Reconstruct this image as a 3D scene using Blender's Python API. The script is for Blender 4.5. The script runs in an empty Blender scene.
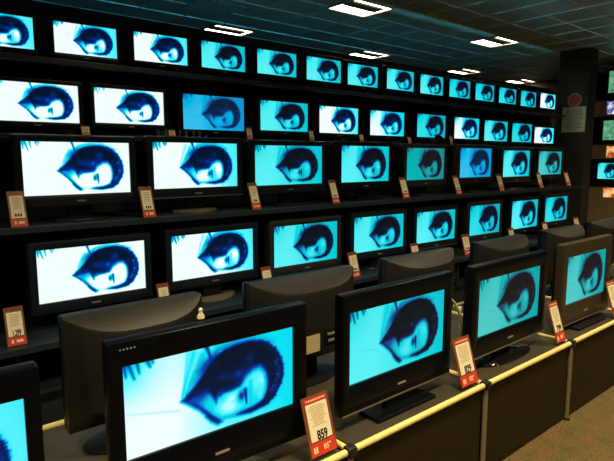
import bpy, bmesh, math, random
import numpy as np
from mathutils import Vector, Matrix, Euler
random.seed(4)
SC = bpy.context.scene
COL = SC.collection
PI = math.pi
DZ = 0.22                     # floor level correction: heights below were taken from a level 0.22 above the floor

# ------------------------------------------------------------------ materials
MATS = {}
def mat(name, col, rough=.5, metal=0., spec=.5, noise=0., scale=20., bump=0., emis=None, strength=0., coat=0., detail=3.):
    if name in MATS: return MATS[name]
    m = bpy.data.materials.new(name); m.use_nodes = True
    nt = m.node_tree; b = nt.nodes['Principled BSDF']
    b.inputs['Base Color'].default_value = (*col, 1)
    b.inputs['Roughness'].default_value = rough
    b.inputs['Metallic'].default_value = metal
    b.inputs['Specular IOR Level'].default_value = spec
    b.inputs['Coat Weight'].default_value = coat
    tc = nt.nodes.new('ShaderNodeTexCoord')
    nz = nt.nodes.new('ShaderNodeTexNoise'); nz.inputs['Scale'].default_value = scale; nz.inputs['Detail'].default_value = detail
    nt.links.new(tc.outputs['Object'], nz.inputs['Vector'])
    if noise:
        cr = nt.nodes.new('ShaderNodeValToRGB')
        cr.color_ramp.elements[0].position = .3; cr.color_ramp.elements[1].position = .7
        cr.color_ramp.elements[0].color = (*[c*(1-noise) for c in col], 1)
        cr.color_ramp.elements[1].color = (*[min(1, c*(1+noise)) for c in col], 1)
        nt.links.new(nz.outputs['Fac'], cr.inputs['Fac']); nt.links.new(cr.outputs['Color'], b.inputs['Base Color'])
    if bump:
        bp = nt.nodes.new('ShaderNodeBump'); bp.inputs['Strength'].default_value = bump; bp.inputs['Distance'].default_value = .004
        nt.links.new(nz.outputs['Fac'], bp.inputs['Height']); nt.links.new(bp.outputs['Normal'], b.inputs['Normal'])
    if emis:
        b.inputs['Emission Color'].default_value = (*emis, 1); b.inputs['Emission Strength'].default_value = strength
    MATS[name] = m
    return m

BLACK   = mat('black_gloss_plastic', (.0025,.0035,.0065), .28, spec=.12, noise=.15, scale=60)
MATTE   = mat('black_matte_plastic', (.005,.0055,.007), .5, spec=.15, noise=.2, scale=90, bump=.1)
HAZED    = mat('black_plastic_navy_haze', (.007,.012,.019), .35, spec=.3, noise=.15, scale=60)  # black plastic with the navy haze around the screens mixed into its colour
CHAR    = mat('charcoal_plastic', (.018,.017,.016), .45, noise=.15, scale=80, bump=.1)
TAUPE   = mat('taupe_plastic', (.034,.025,.016), .42, noise=.12, scale=70)
BACKP   = mat('dark_grey_housing', (.010,.010,.011), .42, spec=.4, noise=.12, scale=50, bump=.15)
SILVER  = mat('silver_plastic', (.42,.38,.32), .32, metal=.7, noise=.08, scale=60)
STRIP   = mat('satin_metal_strip', (.36,.31,.22), .3, metal=.8, noise=.08, scale=90)
BADGE   = mat('badge_metal', (.5,.5,.5), .3, metal=.6, noise=.05, scale=200)
GLASSBK = mat('gloss_black_glass', (.006,.006,.008), .08, noise=.1, scale=30, coat=.6)
TUBE    = mat('cream_tube', (.80,.68,.27), .42, noise=.05, scale=30)
NODE    = mat('black_connector', (.012,.010,.008), .4, noise=.2, scale=60)
POST    = mat('grey_post', (.20,.165,.105), .5, noise=.1, scale=50)
COUNT   = mat('dark_laminate_top', (.045,.038,.026), .5, spec=.3, noise=.12, scale=9, bump=.05)
FRONT   = mat('dark_laminate_front', (.022,.0145,.004), .6, spec=.2, noise=.15, scale=6, bump=.05)
SHELF   = mat('dark_shelf', (.010,.018,.026), .5, noise=.2, scale=25)  # bluish base colour carries painted-in spill from the screens
SHEDGE  = mat('shelf_edge', (.016,.025,.034), .4, noise=.15, scale=40)  # same painted screen spill as the boards
WALLM   = mat('dark_back_panel', (.020,.036,.052), .7, noise=.2, scale=5, bump=.1)  # navy glow of the screens painted into the panel colour
ROOMW   = mat('brown_wall_paint', (.07,.05,.03), .8, noise=.12, scale=3, bump=.1)
PILLAR  = mat('dark_pillar_paint', (.034,.033,.029), .75, noise=.15, scale=5, bump=.1)
CARD    = mat('cream_card', (.84,.78,.60), .6, noise=.05, scale=40)
RED     = mat('red_card', (.60,.045,.022), .5, noise=.08, scale=40)
HOLDER  = mat('tag_holder_plastic', (.20,.055,.030), .35, noise=.1, scale=50)
INK     = mat('black_ink', (.015,.012,.010), .6, noise=.1, scale=200)
PRINT   = mat('grey_print', (.42,.34,.22), .7, noise=.2, scale=300)
WHITEINK= mat('white_ink', (.85,.70,.52), .6, noise=.05, scale=100)
BEIGE   = mat('beige_carton', (.38,.28,.14), .7, noise=.1, scale=12, bump=.1)
PAPER   = mat('pale_paper', (.66,.72,.56), .7, noise=.06, scale=30)
SIGNRED = mat('sign_red', (.50,.06,.045), .6, noise=.1, scale=30)
LABELM  = mat('yellow_label', (.50,.42,.22), .6, noise=.15, scale=150)
CABLEW  = mat('cream_cable', (.80,.70,.50), .5, noise=.05, scale=40)
CABLEB  = mat('grey_cable', (.13,.13,.13), .4, noise=.1, scale=40)
FIXT    = mat('fixture_metal', (.30,.26,.20), .45, metal=.5, noise=.05, scale=40)
BASKET  = mat('perforated_basket', (.10,.085,.06), .5, metal=.4, noise=.4, scale=220)
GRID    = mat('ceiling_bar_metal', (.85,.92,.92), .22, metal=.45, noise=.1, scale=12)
LAMP    = mat('lit_diffuser', (.9,.85,.7), .5, emis=(1.,.86,.60), strength=9.0)
VENTM   = mat('grey_vent', (.42,.50,.50), .4, metal=.1, noise=.6, scale=45)
LEDM    = mat('pale_clip', (.75,.68,.5), .4, noise=.05, scale=90)

# carpet and ceiling tiles
def carpet():
    m = mat('speckled_carpet', (.15,.105,.05), .95)
    nt = m.node_tree; b = nt.nodes['Principled BSDF']
    tc = nt.nodes.new('ShaderNodeTexCoord')
    def ramp(scale, els, detail=4):
        n = nt.nodes.new('ShaderNodeTexNoise'); n.inputs['Scale'].default_value = scale; n.inputs['Detail'].default_value = detail
        nt.links.new(tc.outputs['Object'], n.inputs['Vector'])
        r = nt.nodes.new('ShaderNodeValToRGB'); nt.links.new(n.outputs['Fac'], r.inputs['Fac'])
        while len(r.color_ramp.elements) < len(els): r.color_ramp.elements.new(.5)
        for e, (p, c) in zip(r.color_ramp.elements, els): e.position = p; e.color = (*c, 1)
        return n, r
    n1, r1 = ramp(9, [(.30,(.08,.07,.022)), (.5,(.115,.082,.030)), (.70,(.155,.078,.030))])
    n2, r2 = ramp(70, [(.35,(.55,.55,.5)), (.5,(1,1,1)), (.66,(1.0,1.0,1.0)), (.74,(1.6,1.5,1.3))], 2)
    mx = nt.nodes.new('ShaderNodeMix'); mx.data_type = 'RGBA'; mx.blend_type = 'MULTIPLY'; mx.inputs['Factor'].default_value = 1
    nt.links.new(r1.outputs['Color'], mx.inputs['A']); nt.links.new(r2.outputs['Color'], mx.inputs['B'])
    nt.links.new(mx.outputs['Result'], b.inputs['Base Color'])
    bp = nt.nodes.new('ShaderNodeBump'); bp.inputs['Strength'].default_value = .5; bp.inputs['Distance'].default_value = .01
    nt.links.new(n2.outputs['Fac'], bp.inputs['Height']); nt.links.new(bp.outputs['Normal'], b.inputs['Normal'])
    return m
CARPET = carpet()
CEIL = mat('dark_metal_ceiling_tile', (.33,.40,.37), .36, metal=.0, spec=.8, noise=.15, scale=2.5, bump=.05)  # teal tint in the base colour stands in for the screens' glow

# the picture on the televisions: one brightness value per screen vertex, coloured by a ramp
def screen_mat(name, gain, stops, strength=1.0):
    m = bpy.data.materials.new(name); m.use_nodes = True
    nt = m.node_tree; b = nt.nodes['Principled BSDF']
    b.inputs['Base Color'].default_value = (.004,.004,.005,1); b.inputs['Roughness'].default_value = .4; b.inputs['Specular IOR Level'].default_value = .06
    at = nt.nodes.new('ShaderNodeAttribute'); at.attribute_name = 'picture'
    mu = nt.nodes.new('ShaderNodeMath'); mu.operation = 'MULTIPLY'; mu.inputs[1].default_value = gain
    r = nt.nodes.new('ShaderNodeValToRGB')
    while len(r.color_ramp.elements) < len(stops): r.color_ramp.elements.new(.5)
    for e, (p, c) in zip(r.color_ramp.elements, stops): e.position = p; e.color = (*c, 1)
    nt.links.new(at.outputs['Fac'], mu.inputs[0]); nt.links.new(mu.outputs[0], r.inputs['Fac'])
    nt.links.new(r.outputs['Color'], b.inputs['Emission Color']); b.inputs['Emission Strength'].default_value = strength
    return m
ST = [(0.,(0,.005,.016)),(.12,(0,.009,.040)),(.26,(0,.025,.26)),(.38,(0,.07,.48)),(.48,(0,.22,.60)),(.62,(0,.52,.74)),(.78,(0,.78,.90)),(.9,(.12,.93,1.)),(1.,(.9,1.,1.))]
CY = [(0.,(.003,.005,.009)),(.12,(.003,.007,.014)),(.20,(.004,.012,.035)),(.28,(.003,.03,.20)),(.38,(.004,.09,.33)),(.48,(.004,.22,.40)),(.62,(.004,.46,.56)),(.76,(0,.70,.78)),(.9,(.10,.88,.92)),(1.,(.7,1.,1.))]
TL = [(0.,(.008,.007,.008)),(.12,(.010,.010,.013)),(.20,(.010,.014,.030)),(.28,(.010,.035,.09)),(.45,(.015,.12,.18)),(.62,(.01,.27,.29)),(.80,(0,.45,.46)),(1.,(.10,.62,.60))]
BL = [(0.,(.004,.012,.035)),(.12,(.004,.02,.075)),(.26,(.004,.05,.20)),(.45,(.004,.14,.42)),(.62,(.004,.29,.62)),(.80,(0,.46,.80)),(1.,(.15,.65,.95))]
SCR = dict(white=screen_mat('screen_overexposed', 1.42, ST), pale=screen_mat('screen_pale', 1.14, ST), wide=screen_mat('screen_front', 1.0, ST),
           cyan=screen_mat('screen_cyan', .90, CY), deep=screen_mat('screen_deep_cyan', .80, CY), dim=screen_mat('screen_dim_teal', .80, TL),
           teal=screen_mat('screen_teal', .95, TL), blue=screen_mat('screen_sky_blue', .85, BL))
def picture(nx,ny):
    """Brightness of the television picture on an nx by ny grid (u to the right, v up)."""
    u,v=np.meshgrid(np.linspace(0,1,nx),np.linspace(0,1,ny))
    A=2.08
    def poly(pts,soft):
        # soft polygon mask, signed distance in units of the picture height
        P=np.array(pts,float);n=len(P)
        d=np.full(u.shape,9.);ins=np.zeros(u.shape,bool)
        x,y=u*A,v
        for i in range(n):
            ax,ay=P[i][0]*A,P[i][1];bx,by=P[(i+1)%n][0]*A,P[(i+1)%n][1]
            ex,ey=bx-ax,by-ay
            t=np.clip(((x-ax)*ex+(y-ay)*ey)/(ex*ex+ey*ey+1e-12),0,1)
            d=np.minimum(d,np.hypot(x-ax-t*ex,y-ay-t*ey))
            c=((ay>y)!=(by>y))
            xi=ax+(y-ay)/(by-ay if by!=ay else 1e-9)*ex
            ins^=c&(x<xi)
        s=np.where(ins,d,-d)
        return np.clip(.5+s/(2*soft),0,1)
    def line(a,b,w):
        ax,ay,bx,by=a[0]*A,a[1],b[0]*A,b[1]
        x,y=u*A,v;ex,ey=bx-ax,by-ay
        t=np.clip(((x-ax)*ex+(y-ay)*ey)/(ex*ex+ey*ey),0,1)
        return np.exp(-(np.hypot(x-ax-t*ex,y-ay-t*ey)/(w*(1-.6*t)))**2)
    def spot(c,rx,ry):
        return np.exp(-(((u-c[0])*A/rx)**2+((v-c[1])/ry)**2))
    def mix(L,val,m): return L*(1-m)+val*m
    rs=np.random.RandomState(7)
    # pale shirt and background, greyer to the right
    L=1.0-.24*np.clip((u-.25)/.75,0,1)
    L=L-.10*spot((.0,.95),.35,.35)-.06*np.clip((v-.5),0,1)
    # shirt folds and fringe at the collar
    for a,b,w,k in [((.30,.50),(.37,.95),.03,.16),((.32,.52),(.42,.90),.04,.22),((.33,.50),(.46,.82),.045,.32),((.30,.45),(.34,.98),.02,.08)]:
        L=L-k*line(b,a,w*1.2)
    L=mix(L,.25,.85*poly([(.395,.74),(.42,.83),(.50,.90),(.50,.75),(.43,.68)],.05))
    L=mix(L,.38,.65*poly([(.36,.62),(.38,.72),(.47,.80),(.46,.66)],.06))
    # dark tufts along the top edge on the left
    for a,b,w in [((.012,.99),(.02,.87),.03),((.035,.99),(.06,.83),.03),((.075,.99),(.085,.88),.025),((.125,1.),(.14,.92),.03),((.15,1.),(.155,.95),.02)]:
        L=mix(L,.24,.8*line(a,b,w))
    L=L-.07*line((.28,.36),(.0,.49),.012)
    # neck stroke
    L=mix(L,.18,.9*line((.443,1.0),(.470,.84),.032))
    L=mix(L,.34,.6*poly([(.47,.86),(.50,.97),(.60,.985),(.74,.96),(.74,.90),(.6,.93)],.05))
    # head: the shaded half of the face and the hair
    outer=[(.293,.455),(.335,.515),(.37,.575),(.415,.67),(.455,.765),(.50,.86),(.55,.905),(.61,.93),(.70,.938),(.77,.915),(.83,.86),(.88,.765),(.915,.65),(.932,.50),(.93,.39),(.91,.29),(.865,.165),(.80,.092),(.71,.066),(.62,.085),(.56,.10),(.50,.10),(.44,.19),(.395,.29),(.34,.385)]
    head=poly(outer,.022)
    inner=.03+.05*spot((.64,.6),.3,.2)
    H=np.full(u.shape,0.)+inner
    # blue half light on the cheek below the chin
    H=mix(H,.46,.95*poly([(.32,.44),(.37,.50),(.44,.50),(.49,.44),(.50,.30),(.47,.16),(.40,.31),(.35,.385)],.05))
    H=mix(H,.76,.9*poly([(.40,.31),(.43,.39),(.46,.42),(.49,.36),(.52,.26),(.50,.15),(.47,.17),(.43,.24)],.06))
    H=mix(H,.22,.7*spot((.40,.50),.11,.07))
    H=mix(H,.10,.8*poly([(.295,.455),(.36,.51),(.43,.56),(.44,.50),(.37,.47)],.03))
    # lit half of the face
    lit=[(.495,.40),(.53,.43),(.60,.43),(.645,.46),(.68,.54),(.73,.60),(.775,.60),(.81,.52),(.823,.40),(.82,.27),(.795,.17),(.73,.118),(.65,.11),(.58,.10),(.52,.11),(.485,.19),(.475,.29)]
    H=mix(H,.78,poly(lit,.055))
    H=mix(H,.97,.95*poly([(.50,.34),(.56,.38),(.63,.40),(.64,.22),(.60,.14),(.53,.14),(.50,.22)],.07))
    H=H+.12*spot((.76,.45),.2,.14)*poly(lit,.04)
    # half light on the brow, eyes, nose and mouth
    H=mix(H,.26,.55*poly([(.58,.52),(.63,.62),(.72,.66),(.70,.58),(.64,.52)],.05))
    H=mix(H,.45,.55*spot((.632,.585),.035,.035))
    H=mix(H,.24,.6*spot((.55,.60),.16,.07))
    H=mix(H,.20,.5*spot((.70,.72),.10,.09))
    H=mix(H,.08,.95*poly([(.44,.53),(.52,.50),(.508,.44),(.494,.31),(.478,.38),(.46,.46)],.025))
    H=mix(H,.14,.9*poly([(.51,.47),(.60,.49),(.66,.50),(.64,.43),(.59,.41),(.53,.41)],.03))
    H=mix(H,.25,.9*spot((.515,.40),.028,.03))
    H=mix(H,.12,.85*spot((.648,.31),.045,.065))
    H=mix(H,.10,.85*line((.675,.37),(.682,.20),.026))
    H=mix(H,.55,.4*line((.71,.45),(.71,.16),.03))
    # jaw line and the hair wrapped under the forehead
    H=mix(H,.12,.9*line((.40,.275),(.50,.085),.05))
    H=mix(H,.10,.95*poly([(.62,.10),(.70,.125),(.76,.145),(.80,.19),(.825,.30),(.835,.45),(.80,.60),(.84,.70),(.93,.50),(.91,.25),(.80,.08),(.70,.06)],.02))
    L=mix(L,.24,.6*poly([(.44,.72),(.49,.86),(.55,.93),(.62,.965),(.72,.965),(.80,.93),(.86,.86),(.80,.80),(.6,.8)],.07))
    L=mix(L,.42,.18*poly([(.85,.85),(.91,.74),(.945,.55),(.945,.36),(.91,.22),(.86,.12),(.80,.06),(.80,.5)],.05))
    L=mix(L,H,head)
    L=mix(L,.06,.9*poly([(.43,.20),(.455,.19),(.50,.12),(.53,.075),(.50,.06),(.46,.12)],.025))
    # ragged hair tips and grey flecks
    for i in range(70):
        ang=1.25-2.35*i/69.
        cx_,cy_=.70+.222*np.cos(ang),.49+.43*np.sin(ang)
        q=.6+.8*rs.rand()
        L=mix(L,.14,.55*line((cx_-.02*np.cos(ang),cy_-.03*np.sin(ang)),(cx_+.011*q*np.cos(ang)+.004*rs.randn(),cy_+.024*q*np.sin(ang)+.01*rs.randn()),.020))
    for i in range(90):
        ang=.45-1.15*rs.rand();rr=.80+.16*rs.rand()
        c=(.70+.222*rr*np.cos(ang),.49+.43*rr*np.sin(ang))
        L=L+(.17*rs.rand())*spot(c,.009,.011)
    # soft unevenness
    for i in range(40):
        L=L+.035*rs.randn()*spot((.35+.5*rs.rand(),.12+.75*rs.rand()),.03+.05*rs.rand(),.03+.06*rs.rand())*head
    return np.clip(L,0,1.05)
def screen_mesh(nx, ny):
    me = bpy.data.meshes.new('screen_picture')
    xs = np.linspace(-.5,.5,nx); zs = np.linspace(-.5,.5,ny)
    X, Z = np.meshgrid(xs, zs)
    co = np.stack([X.ravel(), np.zeros(nx*ny), Z.ravel()], -1)
    i = np.arange((ny-1)*nx).reshape(ny-1, nx)[:, :-1].ravel()
    F = np.stack([i, i+1, i+nx+1, i+nx], -1)
    me.from_pydata(co.tolist(), [], F.tolist())
    at = me.attributes.new('picture', 'FLOAT', 'POINT')
    at.data.foreach_set('value', picture(nx, ny).ravel().astype(np.float32))
    me.materials.append(SCR['cyan'])
    me.update()
    return me
SM_BIG, SM_MID, SM_SMALL = screen_mesh(168, 82), screen_mesh(112, 54), screen_mesh(76, 37)

# ------------------------------------------------------------------ mesh helpers
class MB:
    def __init__(s): s.bm = bmesh.new()
    def face(s, vs):
        try: return s.bm.faces.new(vs)
        except ValueError: return None
    def box(s, c, d, bev=0., rot=None):
        r = bmesh.ops.create_cube(s.bm, size=1)
        M = Matrix.Translation(c) @ (rot.to_4x4() if rot else Matrix()) @ Matrix.Diagonal((*d, 1))
        bmesh.ops.transform(s.bm, matrix=M, verts=r['verts'])
        if bev:
            es = list({e for v in r['verts'] for e in v.link_edges})
            bmesh.ops.bevel(s.bm, geom=es, offset=bev, segments=2, profile=.6, affect='EDGES')
        return s
    def loft(s, loops, cap0=False, cap1=False, closed=False):
        L = [[s.bm.verts.new(p) for p in lp] for lp in loops]
        n = len(L[0])
        seq = list(zip(L, L[1:])) + ([(L[-1], L[0])] if closed else [])
        for a, b in seq:
            for i in range(n): s.face([a[i], a[(i+1)%n], b[(i+1)%n], b[i]])
        if cap0: s.face(list(reversed(L[0])))
        if cap1: s.face(L[-1])
        return s
    def grid(s, rows):
        L = [[s.bm.verts.new(p) for p in r] for r in rows]
        for a, b in zip(L, L[1:]):
            for i in range(len(a)-1): s.face([a[i], a[i+1], b[i+1], b[i]])
        return L
    def tube(s, pts, r, n=10, caps=True):
        P = [Vector(p) for p in pts]; loops = []
        for i, p in enumerate(P):
            t = (P[min(i+1, len(P)-1)] - P[max(i-1, 0)]).normalized()
            a = t.cross(Vector((0,0,1)) if abs(t.z) < .9 else Vector((1,0,0))).normalized(); b = t.cross(a)
            loops.append([p + a*math.cos(2*PI*k/n)*r + b*math.sin(2*PI*k/n)*r for k in range(n)])
        return s.loft(loops, caps, caps)
    def build(s, name, m, parent=None, loc=None, smooth=False):
        bmesh.ops.recalc_face_normals(s.bm, faces=s.bm.faces[:])
        me = bpy.data.meshes.new(name); s.bm.to_mesh(me); s.bm.free()
        me.materials.append(m)
        if smooth:
            me.polygons.foreach_set('use_smooth', [True]*len(me.polygons)); me.set_sharp_from_angle(angle=math.radians(38))
        o = bpy.data.objects.new(name, me); COL.objects.link(o)
        if parent: o.parent = parent
        if loc: o.location = loc
        return o

def rrect(w, h, r, y, cz=0., n=4):
    pts = []
    for (sx, sz, a0) in ((1,1,0), (-1,1,90), (-1,-1,180), (1,-1,270)):
        for k in range(n+1):
            a = math.radians(a0 + 90*k/n)
            pts.append((sx*(w/2-r) + r*math.cos(a), y, cz + sz*(h/2-r) + r*math.sin(a)))
    return pts
def oval(rx, ry, z, cx=0., cy=0., n=28, p=2.):
    out = []
    for k in range(n):
        a = 2*PI*k/n; c, s_ = math.cos(a), math.sin(a)
        out.append((cx + rx*math.copysign(abs(c)**(2/p), c), cy + ry*math.copysign(abs(s_)**(2/p), s_), z))
    return out
def tag(o, label=None, cat=None, group=None, kind=None):
    if label: o['label'] = label
    if cat: o['category'] = cat
    if group: o['group'] = group
    if kind: o['kind'] = kind
    return o
def empty(name, loc, rz=0., label=None, cat=None, group=None):
    o = bpy.data.objects.new(name, None); COL.objects.link(o); o.empty_display_size = .05
    o.location = loc; o.rotation_euler = (0,0,rz)
    return tag(o, label, cat, group)
def struct(name, mb, m, smooth=False):
    return tag(mb.build(name, m, smooth=smooth), kind='structure')
def copy_tree(o, parent=None):
    c = o.copy(); COL.objects.link(c)
    if parent: c.parent = parent
    for ch in list(o.children): copy_tree(ch, c)
    return c
def text_mesh(name, s, size, m, parent, loc, rot=(PI/2,0,0), align='CENTER', sx=1., bold=.012):
    cu = bpy.data.curves.new(name, 'FONT'); cu.body = s; cu.size = size; cu.align_x = align; cu.align_y = 'CENTER'
    cu.extrude = .0004; cu.offset = size*bold
    tmp = bpy.data.objects.new(name, cu); COL.objects.link(tmp)
    dg = bpy.context.evaluated_depsgraph_get()
    me = bpy.data.meshes.new_from_object(tmp.evaluated_get(dg))
    bpy.data.objects.remove(tmp); me.name = name
    me.materials.clear(); me.materials.append(m)
    o = bpy.data.objects.new(name, me); COL.objects.link(o); o.parent = parent
    o.location = loc; o.rotation_euler = rot; o.scale = (sx,1,1)
    return o

# ------------------------------------------------------------------ televisions
# local axes: x to the right along the screen, y towards the wall, z up; origin on the shelf under the screen
def bezel_ring(w, h, l, r, t, b, zc, dep, rad):
    """one frame around a w x h opening, margins l r t b, front face at y=-.012"""
    W, Hh = w+l+r, h+t+b; cx = (r-l)/2; cz = zc+(t-b)/2
    def outer(y, e): return [(x+cx, yy, z) for x, yy, z in rrect(W-2*e, Hh-2*e, max(.002, rad-e), y, cz)]
    def inner(y, e): return rrect(w+2*e, h+2*e, .002, y, zc)
    m = MB()
    m.loft([outer(dep, .006), outer(dep-.006, 0), outer(0, 0), outer(-.010, .004), outer(-.012, .010), inner(-.012, .004), inner(-.009, 0), inner(.006, 0), inner(dep, .004)], closed=True)
    return m
def television(X, Y, Zs, zc, w, h, yaw=0., mar=(.045,.045,.045,.09), style='slab', body=None, look='cyan', smesh=None, depth=.07, back=.06, sw=None, sd=.2, rad=.012,
               label='', group=None, strip=False, logo=True, grille=False, base_mat=None, neck_y=.05, base_label=None, name='television'):
    body = body or BLACK
    l, r, t, b = mar
    Zs += DZ+.0012; zc = zc + DZ - Zs
    T = empty(name, (X, Y, Zs), yaw, label, 'television', group)
    bezel_ring(w, h, l, r, t, b, zc, depth, rad).build('bezel', body, T, smooth=True)
    s = bpy.data.objects.new('screen', smesh or SM_SMALL); COL.objects.link(s); s.parent = T
    s.location = (0, .002, zc); s.scale = (w+.002, 1, h+.002)
    s.material_slots[0].link = 'OBJECT'; s.material_slots[0].material = SCR[look]
    W, Hh = w+l+r, h+t+b; cx = (r-l)/2; cz = zc+(t-b)/2
    def bk(e, y): return [(x+cx, yy, z) for x, yy, z in rrect(W-2*e, Hh-2*e, .02, y, cz)]
    MB().loft([bk(.012, depth-.002), bk(.02, depth+back*.3), bk(.09, depth+back), ], True, True).build('rear_housing', MATTE, T, smooth=True)
    bot = zc - h/2 - b
    sw = sw or W*.5
    bm_ = base_mat or body
    if style == 'slab':
        o = MB().box((0, neck_y, .009), (sw, sd, .018), .005).build('stand_base', bm_, T)
    elif style == 'oval':
        o = MB().loft([oval(sw/2*.98, sd/2*.98, 0, 0, neck_y, p=2.3), oval(sw/2, sd/2, .006, 0, neck_y, p=2.3), oval(sw/2*.96, sd/2*.94, .014, 0, neck_y, p=2.3), oval(sw/2*.35, sd/2*.35, .026, 0, neck_y)], True, True).build('stand_base', bm_, T, smooth=True)
    else:   # a bow: a curved bar bent towards the viewer
        rows = []
        for k in range(17):
            u = -1 + k/8
            yf = neck_y - sd*.55*(1-u*u) ; rows.append([(u*sw/2, yf, 0), (u*sw/2, yf, .016), (u*sw/2, yf+.045, .022), (u*sw/2, neck_y+sd*.35, .02), (u*sw/2, neck_y+sd*.35, 0)])
        o = MB().loft(rows, True, True).build('stand_base', bm_, T, smooth=True)
    if base_label: o['label'] = base_label
    hgt = max(.03, bot+.05)
    MB().box((0, neck_y+.012, hgt/2+.008), (min(.18, sw*.42), .04, hgt), .006).build('stand_neck', MATTE, T)
    if logo:
        o = MB().box((cx, -.0135, zc-h/2-b*.55), (w*.085, .002, h*.028)).build('badge', BADGE, T)
    if strip:
        MB().box((cx, -.010, bot+.008), (W-.012, .012, .009), .002).build('trim_strip', STRIP, T)['label'] = 'pale metal strip along the bottom edge'
    if grille:
        g = MB()
        for k in range(4): g.box((cx, -.0135, zc-h/2-b*(.40+.12*k)), (w*.8, .002, .004))
        g.build('speaker_grille', CHAR, T)
    return T

ORD = ['first','second','third','fourth','fifth','sixth','seventh','eighth','ninth','tenth','eleventh','twelfth','thirteenth','fourteenth']
LOOK = dict(white='blown-out white', pale='pale blue-white', wide='bright blue-white', cyan='bright cyan', deep='deep cyan', dim='dim teal', teal='teal', blue='sky-blue')

R1 = [(0.908,2.562,0.47,0.228,-.04),(1.529,2.569,.475,.232,-.05),(2.163,2.582,.479,.233,-.06),(2.789,2.59,.475,.235,-.004),(3.417,2.598,.492,.234,-.017),(4.055,2.598,.505,.24,0),(4.664,2.595,.498,.234,-.01),(5.331,2.604,.515,.24,0),(5.962,2.599,.49,.239,0),(6.595,2.6,.498,.237,0),(7.225,2.598,.499,.234,0),(7.86,2.595,.508,.226,0),(8.5,2.592,.5,.236,0),(9.157,2.603,.53,.239,-.01)]
L1 = ['pale','pale','pale','cyan','cyan','cyan','cyan','cyan','cyan','deep','deep','deep','deep','pale']
R2 = [(1.12,2.061,.61,.283,-.029),(1.845,2.07,.586,.276,-.021),(2.647,2.062,.638,.31,-.03),(3.471,2.071,.611,.291,-.015),(4.241,2.066,.6,.286,0),(5.049,2.062,.621,.287,0),(5.915,2.065,.609,.291,0),(6.725,2.063,.609,.289,0),(7.492,2.05,.65,.294,0),(8.259,2.046,.624,.286,0),(8.993,2.025,.665,.258,-.01)]
L2 = ['white','white','blue','cyan','pale','wide','deep','wide','cyan','deep','pale']
R3 = [(1.311,1.575,.763,.38,-.006),(2.289,1.588,.797,.377,-.006),(3.299,1.581,.834,.373,0),(4.367,1.585,.757,.387,0),(5.429,1.578,.741,.381,0),(6.52,1.586,.757,.386,0),(7.593,1.568,.766,.379,0),(8.642,1.571,.78,.364,0)]
L3 = ['white','pale','cyan','cyan','dim','blue','cyan','teal']
R4 = [(1.315,.837,.765,.375,-.015),(2.319,.846,.785,.367,-.001),(3.345,.829,.794,.383,-.014),(4.387,.84,.783,.375,-.019),(5.405,.832,.752,.367,-.013),(6.477,.834,.70,.39,-.03),(7.534,.835,.736,.402,-.015),(8.519,.852,.726,.379,-.012)]
L4 = ['white','pale','cyan','cyan','cyan','deep','cyan','deep']
random.seed(11)
for i, (x, z, w, h, yw) in enumerate(R1):
    television(x, 4.50, 2.37, z, w, h, yw, (.032,.032,.036,.045), ['slab','oval'][i%2], [HAZED,HAZED,MATTE][i%3], L1[i], SM_MID if i < 4 else SM_SMALL, .05, .05, sw=.26, sd=.16,
        label='small black television with %s picture, %s from left on the topmost shelf' % (LOOK[L1[i]], ORD[i]), group='televisions on the topmost shelf')
for i, (x, z, w, h, yw) in enumerate(R2):
    television(x, 4.45, 1.82, z, w, h, yw, (.036,.036,.034,.045), ['oval','slab','oval'][i%3], [HAZED,HAZED,MATTE][i%3], L2[i], SM_MID if i < 5 else SM_SMALL, .06, .06, sw=.30, sd=.2,
        label='medium black television with %s picture, %s from left on the second shelf down' % (LOOK[L2[i]], ORD[i]), group='televisions on the second shelf from the top')
B3 = [HAZED,HAZED,HAZED,MATTE,CHAR,TAUPE,TAUPE,CHAR]
for i, (x, z, w, h, yw) in enumerate(R3):
    television(x, 4.15, 1.19, z, w, h, yw, (.055,.055,.05,.085), ['oval','bow','slab','slab','slab','slab','oval','slab'][i], B3[i], L3[i], SM_BIG if i < 3 else SM_MID, .07, .07, sw=.42, sd=.24,
        base_mat=SILVER if i == 1 else None, base_label='silver curved stand base' if i == 1 else None, grille=i in (0,2,5), strip=i in (1,6), rad=.015,
        label='large %s television with %s picture, %s from left on the third shelf down' % ('grey-brown framed' if B3[i] is TAUPE else 'black', LOOK[L3[i]], ORD[i]), group='televisions on the eye-level shelf')
for i, (x, z, w, h, yw) in enumerate(R4):
    television(x, 3.95, .455, z, w, h, yw, (.055,.055,.055,.08), ['slab','bow','slab','oval','oval','slab','oval','slab'][i], [HAZED,HAZED,CHAR,HAZED,HAZED,CHAR,HAZED,CHAR][i], L4[i], SM_BIG if i < 3 else SM_MID, .07, .07, sw=.46, sd=.24,
        base_mat=SILVER if i == 1 else None, base_label='silver curved stand base' if i == 1 else None, grille=i in (1,4), strip=i in (4,), rad=.015,
        label='large %s television with %s picture, %s from left on the low wall counter' % ('charcoal' if i in (2,5,7) else 'black', LOOK[L4[i]], ORD[i]), group='televisions on the low wall counter')
# a further set beyond the first one, cut off by the left edge of the photograph
television(.262, 3.95, .455, .837, .765, .375, 0, (.055,.055,.055,.08), 'slab', BLACK, 'cyan', SM_MID, .07, .07, sw=.46, sd=.24,
        label='black television on the low wall counter, only its cyan screen edge in view, far left', group='televisions on the low wall counter')

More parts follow.
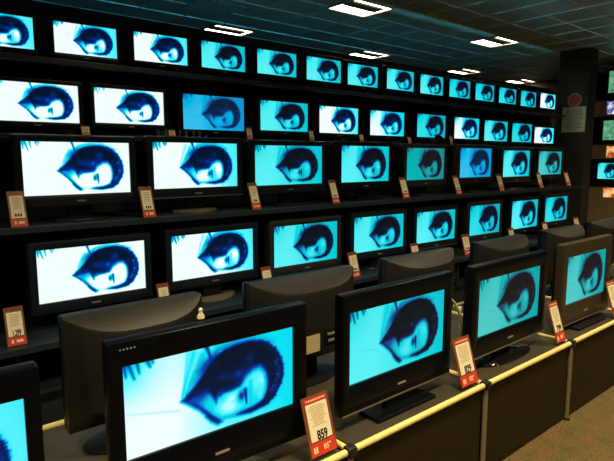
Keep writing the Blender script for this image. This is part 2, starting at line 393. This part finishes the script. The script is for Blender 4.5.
# front counter, facing the viewer
ZC = .353
g = 'large televisions along the front counter'
F0 = television(-.017, 1.75, ZC, .758, .73, .348, -.03, (.05,.048,.095,.15), 'oval', BLACK, 'pale', SM_BIG, .045, .06, sw=.5, sd=.26, neck_y=.04,
        label='black television on the front counter cut off by the left edge of the photo', group=g)
F1 = television(1.026, 1.75, ZC, .767, .73, .348, -.037, (.052,.072,.092,.165), 'oval', BLACK, 'wide', SM_BIG, .045, .06, sw=.5, sd=.24, base_mat=SILVER, neck_y=.02,
        label='big black television with cyan and white picture, nearest and largest on the front counter', group=g, base_label='silver oval stand base', rad=.008)
for k in range(5):
    MB().loft([oval(.0035,.0035,0), oval(.003,.003,.003)], True, True).build('control_button', BADGE, F1, (-.372+.0125*k, -.0115, .767-ZC+.348/2+.062)).rotation_euler = (PI/2,0,0)
F2 = television(2.115, 1.75, ZC, .748, .746, .359, -.003, (.052,.066,.092,.150), 'slab', BLACK, 'cyan', SM_BIG, .045, .06, sw=.46, sd=.15, neck_y=.005, strip=True, rad=.008,
        label='black front-counter television with a pale bottom strip, right of the biggest one', group=g)
F3 = television(3.212, 1.75, ZC, .742, .762, .355, 0, (.075,.080,.094,.130), 'oval', BLACK, 'teal', SM_BIG, .045, .06, sw=.60, sd=.22, neck_y=.04, base_mat=GLASSBK, strip=True, rad=.008,
        label='black front-counter television with a teal picture on a glossy oval foot', group=g, base_label='glossy black oval foot')
F4 = television(4.353, 1.75, ZC, .738, .693, .362, -.01, (.085,.088,.104,.165), 'slab', TAUPE, 'teal', SM_BIG, .045, .06, sw=.48, sd=.16, neck_y=.005, base_mat=MATTE, strip=True, rad=.008,
        label='dark taupe framed television with a teal picture, furthest on the front counter', group=g)

# televisions on the same island that face the wall and show their backs
def back_tv(x0, x1, label, detail=False, zt=.985, zb=.47, br=.26):
    w = x1-x0
    T = empty('television', ((x0+x1)/2, 2.36, ZC+DZ+.0012), 0, label, 'television', 'televisions turned towards the wall, backs in view')
    a, b = zt-ZC, zb-ZC
    n = 24
    top, arc, mid, low, bot = [], [], [], [], []
    for k in range(n+1):
        u = -1+2*k/n; x = u*w/2
        s_ = max(0., 1-abs(u)**3.2)
        top.append((x*.995, -.02, a))
        arc.append((x*(1-.012*s_), -.035-.125*s_, a-.004-.066*s_))
        mid.append((x*(1-.012*s_), -.040-.128*s_, a-.02-.072*s_))
        low.append((x*(1-.02*s_), -.045-.125*s_, b+.10)); bot.append((x, -.035, b))
    m = MB(); rows = m.grid([[(x, .006, a) for x, _, _ in top], top, arc, mid, low, bot, [(x, .006, b) for x, _, _ in bot]])
    for sd in (0, -1):
        m.face([r[sd] for r in rows])
    m.build('rear_housing', BACKP, T, smooth=True)
    o = bezel_ring(w-.12, a-b-.2, .06, .06,   .07, .13, (a+b)/2+.03, .03, .006).build('bezel', BLACK, T, smooth=True)
    o.rotation_euler = (0,0,PI); o.location = (0,.035,0)
    s = bpy.data.objects.new('screen', SM_SMALL); COL.objects.link(s); s.parent = T
    s.location = (0,.033,(a+b)/2+.03); s.rotation_euler = (0,0,PI); s.scale = (w-.118, 1, a-b-.198)
    s.material_slots[0].link = 'OBJECT'; s.material_slots[0].material = SCR['deep']
    MB().loft([oval(br,.13,0,0,.0), oval(br+.005,.135,.008,0,.0), oval(br-.04,.10,.02,0,.0), oval(.08,.05,.03)], True, True).build('stand_base', MATTE, T, smooth=True)
    MB().box((0,.0,b*.5+.02), (.2,.05,b+.03), .008).build('stand_neck', MATTE, T)
    if detail:
        MB().box((-.065,-.1735,.27), (.105,.003,.10)).build('rating_label', LABELM, T)['label'] = 'yellowish paper rating label'
        p = MB().box((.085,-.170,.29), (.12,.012,.09), .003).build('connector_panel', MATTE, T)
        for k in range(5):
            MB().loft([oval(.007,.007,0), oval(.007,.007,.012)], True, True).build('socket', BADGE, p, (.048+.019*k, -.175, .305)).rotation_euler = (PI/2,0,0)
        MB().box((.085,-.177,.266), (.07,.004,.014)).build('socket', BADGE, p)
    v = MB()
    for r_ in range(3):
        for k in range(12): v.box((-w*.30+k*w*.6/11, -.166, a-.16-.022*r_), (w*.035, .006, .006))
    v.build('cooling_slots', NODE, T)
    return T
bd = [(.603,1.275,'dark television seen from behind, left behind the biggest front television'),
      (1.545,2.335,'back of dark television with yellow label and sockets, between the two nearest front televisions'),
      (2.625,3.385,'dark television seen from behind, behind the second television on the front counter'),
      (3.705,4.470,'dark television seen from behind, behind the teal television on the oval foot'),
      (4.815,5.570,'dark television seen from behind, behind the taupe framed television'),
      (5.800,6.560,'dark television seen from behind, furthest away beside the tall rack')]
for i, (x0, x1, l) in enumerate(bd): back_tv(x0+.03, x1+.01, l, i == 1, br=.15 if i == 5 else .26)

# ------------------------------------------------------------------ the island: modules of tube and panel
def module(x0, first=False, last=False, label=''):
    P = 1.1
    T = empty('display_counter', (x0, 1.6, 0), 0, label, 'counter', 'tube-framed modules of the front counter')
    zt = ZC+DZ
    MB().box((P/2, .55, zt-.012), (P-.066, 1.06, .024), .002).build('top_panel', COUNT, T)
    MB().box((P/2, .012, (zt-.03)/2+.012), (P-.066, .012, zt-.06)).build('front_panel', FRONT, T)
    MB().box((P/2, 1.09, (zt-.03)/2+.012), (P-.066, .012, zt-.06)).build('rear_panel', FRONT, T)
    r = .0165
    MB().tube([(.03,0,zt), (P-.03,0,zt)], r).build('front_rail', TUBE, T, smooth=True)
    MB().tube([(.03,1.1,zt), (P-.03,1.1,zt)], r).build('rear_rail', TUBE, T, smooth=True)
    for e in ([0] + ([P] if last else [])):
        MB().tube([(e,.03,zt), (e,1.07,zt)], r*.9).build('side_rail', TUBE, T, smooth=True)
        for y in (0, 1.1):
            MB().box((e, y, zt), (.052,.052,.046), .014).build('connector', NODE, T)
            MB().tube([(e,y,.012), (e,y,zt-.02)], .015).build('post', POST, T, smooth=True)
            MB().loft([oval(.024,.024,0,e,y,12), oval(.02,.02,.014,e,y,12)], True, True).build('foot', NODE, T)
    return T
xs = [-1.69,-.59,.51,1.61,2.71,3.81,4.91,6.01]
ml = ['x','counter module under the television cut off by the left edge',
      'counter module under the nearest big television','counter module under the second front television','counter module under the teal television on the oval foot','counter module under the taupe framed television',
      'counter module at the right edge beyond the taupe framed television','furthest counter module, under the television back beside the tall rack']
for i, x in enumerate(xs[1:8]): module(x, last=(i == 6), label=ml[i+1])

# ------------------------------------------------------------------ price tags
def price_tag(X, Y, Z, w, h, lean, label, group, digits=None, fine=True, foot=None, rz=0., dull=False, name='price_tag'):
    T = empty(name, (X, Y, Z+DZ), rz, label, 'price tag', group)
    T.rotation_euler = (-lean, 0, rz)
    T.location.z += math.sin(lean)*.002
    MB().box((0,0,h/2), (w,.004,h), .0015).build('holder', HOLDER, T)
    MB().box((0,-.0028,h*.56), (w*.78,.0016,h*.62)).build('card', CARD, T)
    if fine:
        MB().box((0,-.0028,h*.925), (w*.84,.0016,h*.07)).build('header_strip', RED, T)
        MB().box((0,-.0028,h*.115), (w*.92,.0016,h*.21)).build('footer_strip', RED, T)
        m = MB(); rr = random.Random(int(X*97))
        for k in range(11):
            ww = w*(.30+.34*rr.random()); m.box((-w*.02+.02*w*rr.random(), -.0042, h*(.82-.032*k)), (ww,.0008,h*.010))
        m.build('fine_print', PRINT, T)
        m = MB()
        for k in range(9): m.box((-w*.32+k*w*.08, -.0042, h*.925), (w*.05,.0008,h*.026))
        m.build('header_lettering', WHITEINK, T)
        if foot:
            text_mesh('footer_lettering', foot, h*.125, WHITEINK, T, (w*.14,-.004,h*.115))
            m = MB()
            for k in (-1, 1): m.box((-w*.30+k*w*.045, -.0042, h*.11), (w*.055,.0008,h*.10))
            m.box((-w*.30, -.0042, h*.115), (w*.10,.0008,h*.02)); m.build('footer_mark', WHITEINK, T)
    else:
        MB().box((0,-.0028,h*.12), (w*.92,.0016,h*.20)).build('footer_strip', RED, T)
        m = MB()
        for k in range(6): m.box((0, -.0042, h*(.80-.055*k)), (w*(.5 if k%2 else .42),.0008,h*.016))
        m.build('fine_print', PRINT, T)
        m = MB(); m.box((-w*.22,-.0042,h*.12), (w*.12,.0008,h*.09)); m.box((w*.14,-.0042,h*.12), (w*.34,.0008,h*.07)); m.build('footer_lettering', WHITEINK, T)
    if digits:
        text_mesh('price', digits, h*.21, INK, T, (w*.03,-.0042,h*.325), sx=min(.74, .74*3/len(digits)), bold=.035)
    elif fine is False:
        m = MB()
        for k in (-1,0,1): m.box((k*w*.15,-.0042,h*.33), (w*.11,.0008,h*.075))
        m.build('price', INK, T)
    return T
g = 'price tags along the front counter'
price_tag(1.485, 1.632, .372, .155, .255, .30, 'leaning red and cream price tag reading 859, beside the nearest big television', g, '859', foot='85\u00b0')
price_tag(2.60, 1.632, .372, .165, .270, .30, 'leaning red and cream price tag reading 829, left of the teal television', g, '829', foot='82\u00b0')
price_tag(3.725, 1.632, .372, .140, .285, .31, 'leaning red and cream price tag beside the taupe framed television', g, '799', foot='80\u00b0')
price_tag(4.72, 1.632, .372, .16, .285, .30, 'leaning price tag at the right edge past the taupe framed television', g, None, foot='00\u00b0')
t3 = [(.85,.105),(1.765,.105),(2.775,.10),(3.755,.10),(4.855,.12),(5.89,.12),(6.915,.13),(8.045,.13),(8.965,.15)]
nb = ['first','second','third','fourth','fifth','sixth','seventh','eighth','ninth']
for i, (x, w) in enumerate(t3):
    price_tag(x, 3.965, 1.192, w, .25, .34, 'small leaning price tag, %s from left along the third shelf down' % nb[i], 'price tags on the eye-level shelf', fine=False)
t4 = [(.74,.115,.25),(1.77,.10,.25),(2.745,.11,.25),(3.82,.13,.26),(4.80,.14,.25),(5.80,.16,.26),(6.885,.15,.25),(7.85,.16,.26),(8.90,.19,.26)]
for i, (x, w, h) in enumerate(t4):
    price_tag(x, 3.74, .457, w, h, .28, 'small leaning price tag, %s from left along the low wall counter' % nb[i], 'price tags on the low wall counter', '1.299' if i == 0 else None, fine=False)
for i, (x, h) in enumerate([(1.43,.075),(2.15,.07),(2.95,.12),(3.73,.12),(4.475,.10),(5.32,.09),(6.195,.13)]):
    price_tag(x, 4.315, 1.822, .07, h, .25, 'tiny pale price tag, %s from left on the second shelf down' % nb[i], 'price tags on the second shelf from the top', fine=False)

# ------------------------------------------------------------------ wall shelving
XL, XR = -2.2, 9.42
def shelf(z, y0, y1, th, label):
    T = empty('display_shelf', ((XL+XR)/2, (y0+y1)/2, z+DZ-th), 0, label, 'shelf', 'long shelves on the television wall')
    MB().box((0, 0, th/2), (XR-XL, y1-y0, th), .002).build('board', SHELF, T)
    MB().box((0, -(y1-y0)/2-.006, th/2), (XR-XL, .010, th*1.25), .003).build('front_edge', SHEDGE, T)
    for k in range(9):
        x = XL+.7+k*1.3-(XL+XR)/2
        m = MB(); L = [[(x-.008,(y1-y0)/2,0), (x-.008,-(y1-y0)/2*.7,0), (x-.008,(y1-y0)/2,-.09)], [(x+.008,(y1-y0)/2,0), (x+.008,-(y1-y0)/2*.7,0), (x+.008,(y1-y0)/2,-.09)]]
        m.loft(L, True, True).build('bracket', SHEDGE, T)
shelf(2.37, 4.32, 4.70, .03, 'long dark shelf carrying the topmost row of televisions')
shelf(1.82, 4.29, 4.70, .03, 'long dark shelf carrying the second row of televisions from the top')
shelf(1.19, 3.93, 4.70, .035, 'long dark shelf carrying the eye-level row of televisions')
T = empty('wall_counter', ((XL+XR)/2, 4.19, 0), 0, 'long low dark counter under the bottom row of wall televisions', 'counter')
MB().box((0, 0, .455+DZ-.02), (XR-XL, 1.02, .04), .003).build('top_board', SHELF, T)
MB().box((0, -.515, .455+DZ-.02), (XR-XL, .010, .046), .003).build('front_edge', SHEDGE, T)
MB().box((0, .06, .30), (XR-XL, .9, .03), .003).build('lower_board', SHELF, T)
MB().box((0, .10, .1425), (XR-XL, .80, .285)).build('plinth', SHELF, T)
for k in range(10): MB().box((XL+.5+k*1.22-(XL+XR)/2, .02, .475), (.03, .9, .318)).build('upright', SHELF, T)

# bits on the shelves
cab = MB(); pts = []
for k in range(120):
    u = k/119; a = u*2*PI*7
    pts.append((2.02+.46*u+.022*math.cos(a), 4.345+.008*math.sin(a*.5), 1.858+DZ+.030*math.sin(a)))
cab.tube(pts, .0045, 6)
cab.build('coiled_cable', CABLEB, smooth=True)
tag(bpy.data.objects['coiled_cable'], 'loops of grey cable lying in front of the sky-blue television on the second shelf', 'cable')
m = MB(); m.loft([oval(.125*math.cos(a)+.0005, .05*math.cos(a)+.0005, .125*math.sin(a)) for a in [0,.3,.6,.9,1.15,1.35,1.5]], True, True)
o = m.build('black_dome', MATTE, smooth=True); o.location = (5.92, 4.335, 1.822+DZ)
tag(o, 'small black dome by the lower right corner of a second-shelf television with deep cyan picture', 'gadget')
T = empty('white_cable', (0,0,0), 0, 'thin cream cable hanging in a loop between the second and third front televisions', 'cable')
ctl = [(2.70,1.98,.78),(2.78,1.98,.80),(2.86,1.98,.775),(2.93,1.98,.72),(2.985,1.98,.65),(3.01,1.98,.57),(3.015,1.98,.48),(3.02,1.985,.40),(3.05,2.0,.370),(3.12,2.02,.366)]
MB().tube([(x,y,z+DZ) for x, y, z in ctl], .0085, 8).build('cord', CABLEW, T, smooth=True)
MB().box((2.995,1.98,.66+DZ), (.02,.02,.045), .004).build('plug', CABLEW, T)
m = MB(); m.loft([oval(.016,.012,0), oval(.014,.011,.012), oval(.006,.006,.024), oval(.009,.008,.034), oval(.002,.002,.042)], True, True)
o = m.build('plastic_clip', LEDM, smooth=True); o.location = (.99, 1.80, 1.0395+DZ-.0)
tag(o, 'tiny pale plastic clip standing on the top edge of the nearest big television', 'clip')

# ------------------------------------------------------------------ room shell
ZF, ZT = 0., 3.5+DZ
X0, X1, Y0, Y1 = -4.5, 13.0, -4.2, 9.6
struct('floor', MB().box(((X0+X1)/2, (Y0+Y1)/2, -.05), (X1-X0+.4, Y1-Y0+.4, .1)), CARPET)
struct('ceiling', MB().box(((X0+X1)/2, (Y0+Y1)/2, ZT+.05), (X1-X0+.4, Y1-Y0+.4, .1)), CEIL)
struct('wall_front', MB().box(((X0+X1)/2, Y0-.05, ZT/2), (X1-X0, .1, ZT)), ROOMW)
struct('wall_far', MB().box(((X0+X1)/2, Y1+.05, ZT/2), (X1-X0, .1, ZT)), ROOMW)
struct('wall_left', MB().box((X0-.05, (Y0+Y1)/2, ZT/2), (.1, Y1-Y0, ZT)), ROOMW)
struct('wall_right', MB().box((X1+.05, (Y0+Y1)/2, ZT/2), (.1, Y1-Y0, ZT)), ROOMW)
struct('wall_back', MB().box(((XL+9.74)/2, 4.74, (2.86+DZ)/2), (9.74-XL, .07, 2.86+DZ), .004), WALLM)
struct('wall_pillar', MB().box((9.90, 4.355, ZT/2), (.30, .53, ZT-.002), .006), PILLAR)
# ceiling grid: rounded bright bars between the tiles
m = MB(); TX, TY = .60, .5125
x = 5.05-.30-TX*15
while x < X1:
    if x > X0: m.tube([(x, Y0, ZT), (x, Y1, ZT)], .013, 8, False)
    x += TX
y = 4.885-.256-TY*17
while y < Y1:
    if y > Y0: m.tube([(X0, y, ZT), (X1, y, ZT)], .013, 8, False)
    y += TY
struct('trim_1', m, GRID, True)

# ------------------------------------------------------------------ ceiling lights
def ceiling_light(x, y, label):
    T = empty('ceiling_light', (x, y, ZT-.012), 0, label, 'ceiling light', 'square ceiling lights')
    w, d = .66, .53
    m = MB()
    for s_ in (-1, 1):
        m.box((0, s_*(d/2-.008), 0), (w, .016, .026), .003); m.box((s_*(w/2-.008), 0, 0), (.016, d, .026), .003)
    m.build('frame', FIXT, T)
    MB().box((-.01, .138, .002), (w-.034, .225, .008), .002).build('diffuser', LAMP, T)
    MB().box((.0, -.212, .002), (w-.034, .075, .008), .002).build('diffuser', LAMP, T)
    MB().box((w/2-.045, -.08, .002), (.056, .17, .008), .002).build('diffuser', LAMP, T)
    b = [[(-.30,-.172,.004), (.265,-.172,.004), (.265,.010,.004), (-.30,.010,.004)], [(-.29,-.160,-.018), (.235,-.160,-.018), (.235,-.005,-.018), (-.29,-.005,-.018)]]
    MB().loft(b, True, True).build('reflector_basket', BASKET, T)
for x, y, l in [(5.02,4.90,'large bright ceiling light at the top of the photo, nearest of the ceiling lights'), (8.06,4.885,'bright ceiling light alone right of centre, above the far end of the top shelf'),
                (1.47,7.25,'bright ceiling light in the top left corner of the photo'), (4.40,7.02,'bright ceiling light just above the fourth television of the topmost shelf'),
                (7.32,6.95,'bright ceiling light just above the seventh television of the topmost shelf'), (10.26,6.95,'bright ceiling light just above the tenth television of the topmost shelf'),
                (13.0-.4,6.92,'small distant ceiling light near the pillar, above the thirteenth television of the topmost shelf')]:
    ceiling_light(x, y, l)
T = empty('air_vent', (3.62, 6.05, ZT-.010), 0, 'square perforated grey vent plate in the ceiling near the top left light', 'vent')
MB().box((0,0,0), (.60,.51,.016), .004).build('plate', VENTM, T)
T = empty('ceiling_speaker', (6.98, 5.9, ZT-.012), 0, 'round flat grey speaker in the ceiling between two ceiling lights', 'speaker')
m = MB(); m.loft([oval(.17,.145,.011), oval(.17,.145,-.004), oval(.15,.127,-.010), oval(.145,.122,-.006)], True, True); m.build('ring', SILVER, T, smooth=True)
m = MB(); m.loft([oval(.142,.12,-.005), oval(.10,.085,-.012), oval(.02,.02,-.016)], True, True); m.build('grille', VENTM, T, smooth=True)

# ------------------------------------------------------------------ notice on the pillar
T = empty('notice_sign', (9.7505, 4.315, 2.10+DZ), -PI/2, 'pale sheet of small print taped to the dark pillar', 'notice')
MB().box((0,-.002,.215), (.40,.003,.43)).build('sheet', PAPER, T)
m = MB(); rr = random.Random(5)
for k in range(12):
    m.box((0,-.0042,.385-.031*k), (.16+.16*rr.random(),.001,.009))
m.build('fine_print', mat('faded_print', (.10,.10,.075), .7, noise=.2, scale=200), T)
T = empty('round_sign', (9.7505, 4.315, 2.645+DZ), -PI/2, 'round red sign with a pale rim above the notice on the pillar', 'sign')
def disc(r, y0, y1): return [[(r*math.cos(2*PI*k/32), y, r*math.sin(2*PI*k/32)) for k in range(32)] for y in (y0, y1)]
MB().loft(disc(.122, 0, -.003), True, True).build('rim', mat('sign_rim', (.42,.36,.26), .6, noise=.1, scale=30), T)
MB().loft(disc(.098, -.003, -.005), True, True).build('disc', SIGNRED, T)

# ------------------------------------------------------------------ rack at the right edge
RX = 11.0
T = empty('display_rack', (RX+.25, 3.75, 0), 0, 'tall dark rack of small screens and cartons at the right edge', 'rack')
MB().box((.27, 0, 1.75), (.03, 1.7, 3.5)).build('back_panel', SHELF, T)
for z in (.34, 1.13, 1.63, 1.93, 2.43, 2.74): MB().box((0, 0, z+DZ-.012), (.52, 1.64, .022)).build('shelf_board', SHELF, T)
for y in (-.835, .835): MB().box((0, y, 1.75), (.52, .03, 3.5)).build('side_panel', SHELF, T)
def pic_mat(name, cols, scale, strength=1.):
    m = bpy.data.materials.new(name); m.use_nodes = True; nt = m.node_tree; b = nt.nodes['Principled BSDF']
    tc = nt.nodes.new('ShaderNodeTexCoord'); n = nt.nodes.new('ShaderNodeTexNoise'); n.inputs['Scale'].default_value = scale; n.inputs['Detail'].default_value = 3
    r = nt.nodes.new('ShaderNodeValToRGB')
    while len(r.color_ramp.elements) < len(cols): r.color_ramp.elements.new(.5)
    for e, (p, c) in zip(r.color_ramp.elements, cols): e.position = p; e.color = (*c, 1)
    nt.links.new(tc.outputs['Object'], n.inputs['Vector']); nt.links.new(n.outputs['Fac'], r.inputs['Fac'])
    b.inputs['Base Color'].default_value = (.02,.02,.02,1)
    nt.links.new(r.outputs['Color'], b.inputs['Emission Color']); b.inputs['Emission Strength'].default_value = strength
    return m
FIRE = pic_mat('fiery_picture', [(.3,(.05,.008,.003)),(.45,(.55,.10,.02)),(.55,(.95,.55,.18)),(.7,(.75,.65,.5))], 7)
BLUEP = pic_mat('blue_picture', [(.3,(.02,.03,.12)),(.45,(.05,.10,.55)),(.58,(.7,.6,.5)),(.7,(.9,.9,1.))], 14)
GREEN = pic_mat('green_picture', [(.25,(.03,.09,.05)),(.45,(.08,.30,.16)),(.6,(.14,.42,.27)),(.75,(.30,.45,.35))], 6)
def carton(zb, h, yl, yr, pm, label, py, pz, ph):
    """beige box on the rack with a small lit picture set in its front"""
    w = yl-yr; yc = (yl+yr)/2
    T = empty('beige_box', (RX, yc, zb+DZ), -PI/2, label, 'box', 'beige boxes with pictures on the rack')
    MB().box((0,.12,h/2), (w,.24,h), .004).build('carton', BEIGE, T)
    pw = .42
    MB().box((yc-py+pw/2, -.003, pz-zb), (pw, .006, ph), .001).build('picture', pm, T)
def rack_tv(zb, yc, w, h, zc, frame, body, scr, label, tilt=0., custom=None):
    T = television(RX+.05, yc, zb, zc, w, h, -PI/2, (.06,.06,.05,.06), 'slab', body, 'cyan', SM_SMALL, .06, .05, sw=.3, sd=.18, label=label, group='small televisions on the right-hand rack', logo=False)
    if custom:
        for c in T.children:
            if c.name.startswith('screen'): c.material_slots[0].material = custom
    return T
carton(.352, .750, 4.52, 3.40, FIRE, 'tall beige box with a fiery picture, lowest on the rack', 4.216, 1.0, .18)
carton(1.632, .27, 4.50, 3.40, FIRE, 'beige box with an orange picture, in the middle of the rack', 4.213, 1.765, .21)
carton(2.432, .278, 4.50, 3.40, BLUEP, 'beige box with a blue and white picture, highest box on the rack', 4.26, 2.58, .23)
rack_tv(1.132, 4.19, .35, .30, 1.405, 0, BLACK, 'cyan', 'small black television with a cyan picture on the right-hand rack')
rack_tv(1.932, 4.02, .60, .36, 2.17, 0, TAUPE, 'cyan', 'small taupe television with a green picture, middle of the rack', custom=GREEN)
rack_tv(2.742, 3.98, .60, .40, 3.06, 0, TAUPE, 'cyan', 'small taupe television with a green picture at the top of the rack', custom=GREEN)

# ------------------------------------------------------------------ light and camera
def area(name, loc, sx, sy, power, col):
    l = bpy.data.lights.new(name, 'AREA'); l.shape = 'RECTANGLE'; l.size = sx; l.size_y = sy; l.energy = power; l.color = col
    o = bpy.data.objects.new(name, l); COL.objects.link(o); o.location = loc
    return o
# added cyan fill lights, unseen behind the wall panel, tinting the ceiling beyond it
for k in range(9):
    o = area('rear_screen_light', (.4+k*1.06, 4.86, 2.35+DZ), .80, .38, 17., (.10,.85,1.)); o.rotation_euler = (PI/2, 0, PI)
for y, e in ((2.835, 15.), (.79, 68.), (-1.26, 26.), (-3.3, 14.)):      # the rest of the louvred ceiling lights, above and behind the viewer
    for x in (-.95, 2.05, 5.05, 8.65):
        area('ceiling_lamp', (x, y, ZT-.03), .62, .50, e, (1.,.78,.42)).data.spread = math.radians(125)
w = bpy.data.worlds.new('world'); SC.world = w; w.use_nodes = True
w.node_tree.nodes['Background'].inputs['Color'].default_value = (.02,.03,.04,1); w.node_tree.nodes['Background'].inputs['Strength'].default_value = .2

f = 540.; pit = math.atan(72.5/f); az = math.atan(643*math.cos(pit)/f)
h = Vector((math.cos(az), math.sin(az), 0)); r = Vector((math.sin(az), -math.cos(az), 0))
fw = h*math.cos(pit) + Vector((0,0,-math.sin(pit))); up = h*math.sin(pit) + Vector((0,0,math.cos(pit)))
cd = bpy.data.cameras.new('camera'); cd.sensor_width = 36.; cd.sensor_fit = 'HORIZONTAL'; cd.lens = f/614*36.; cd.clip_start = .05
cam = bpy.data.objects.new('camera', cd); COL.objects.link(cam)
cam.matrix_world = Matrix(((r.x,up.x,-fw.x,0), (r.y,up.y,-fw.y,0), (r.z,up.z,-fw.z,1.65+DZ), (0,0,0,1)))
SC.camera = cam
vs = SC.view_settings; vs.view_transform = 'Standard'; vs.look = 'None'; vs.exposure = 0.; vs.gamma = 1.; vs.use_curve_mapping = False
SC.cycles.max_bounces = 6
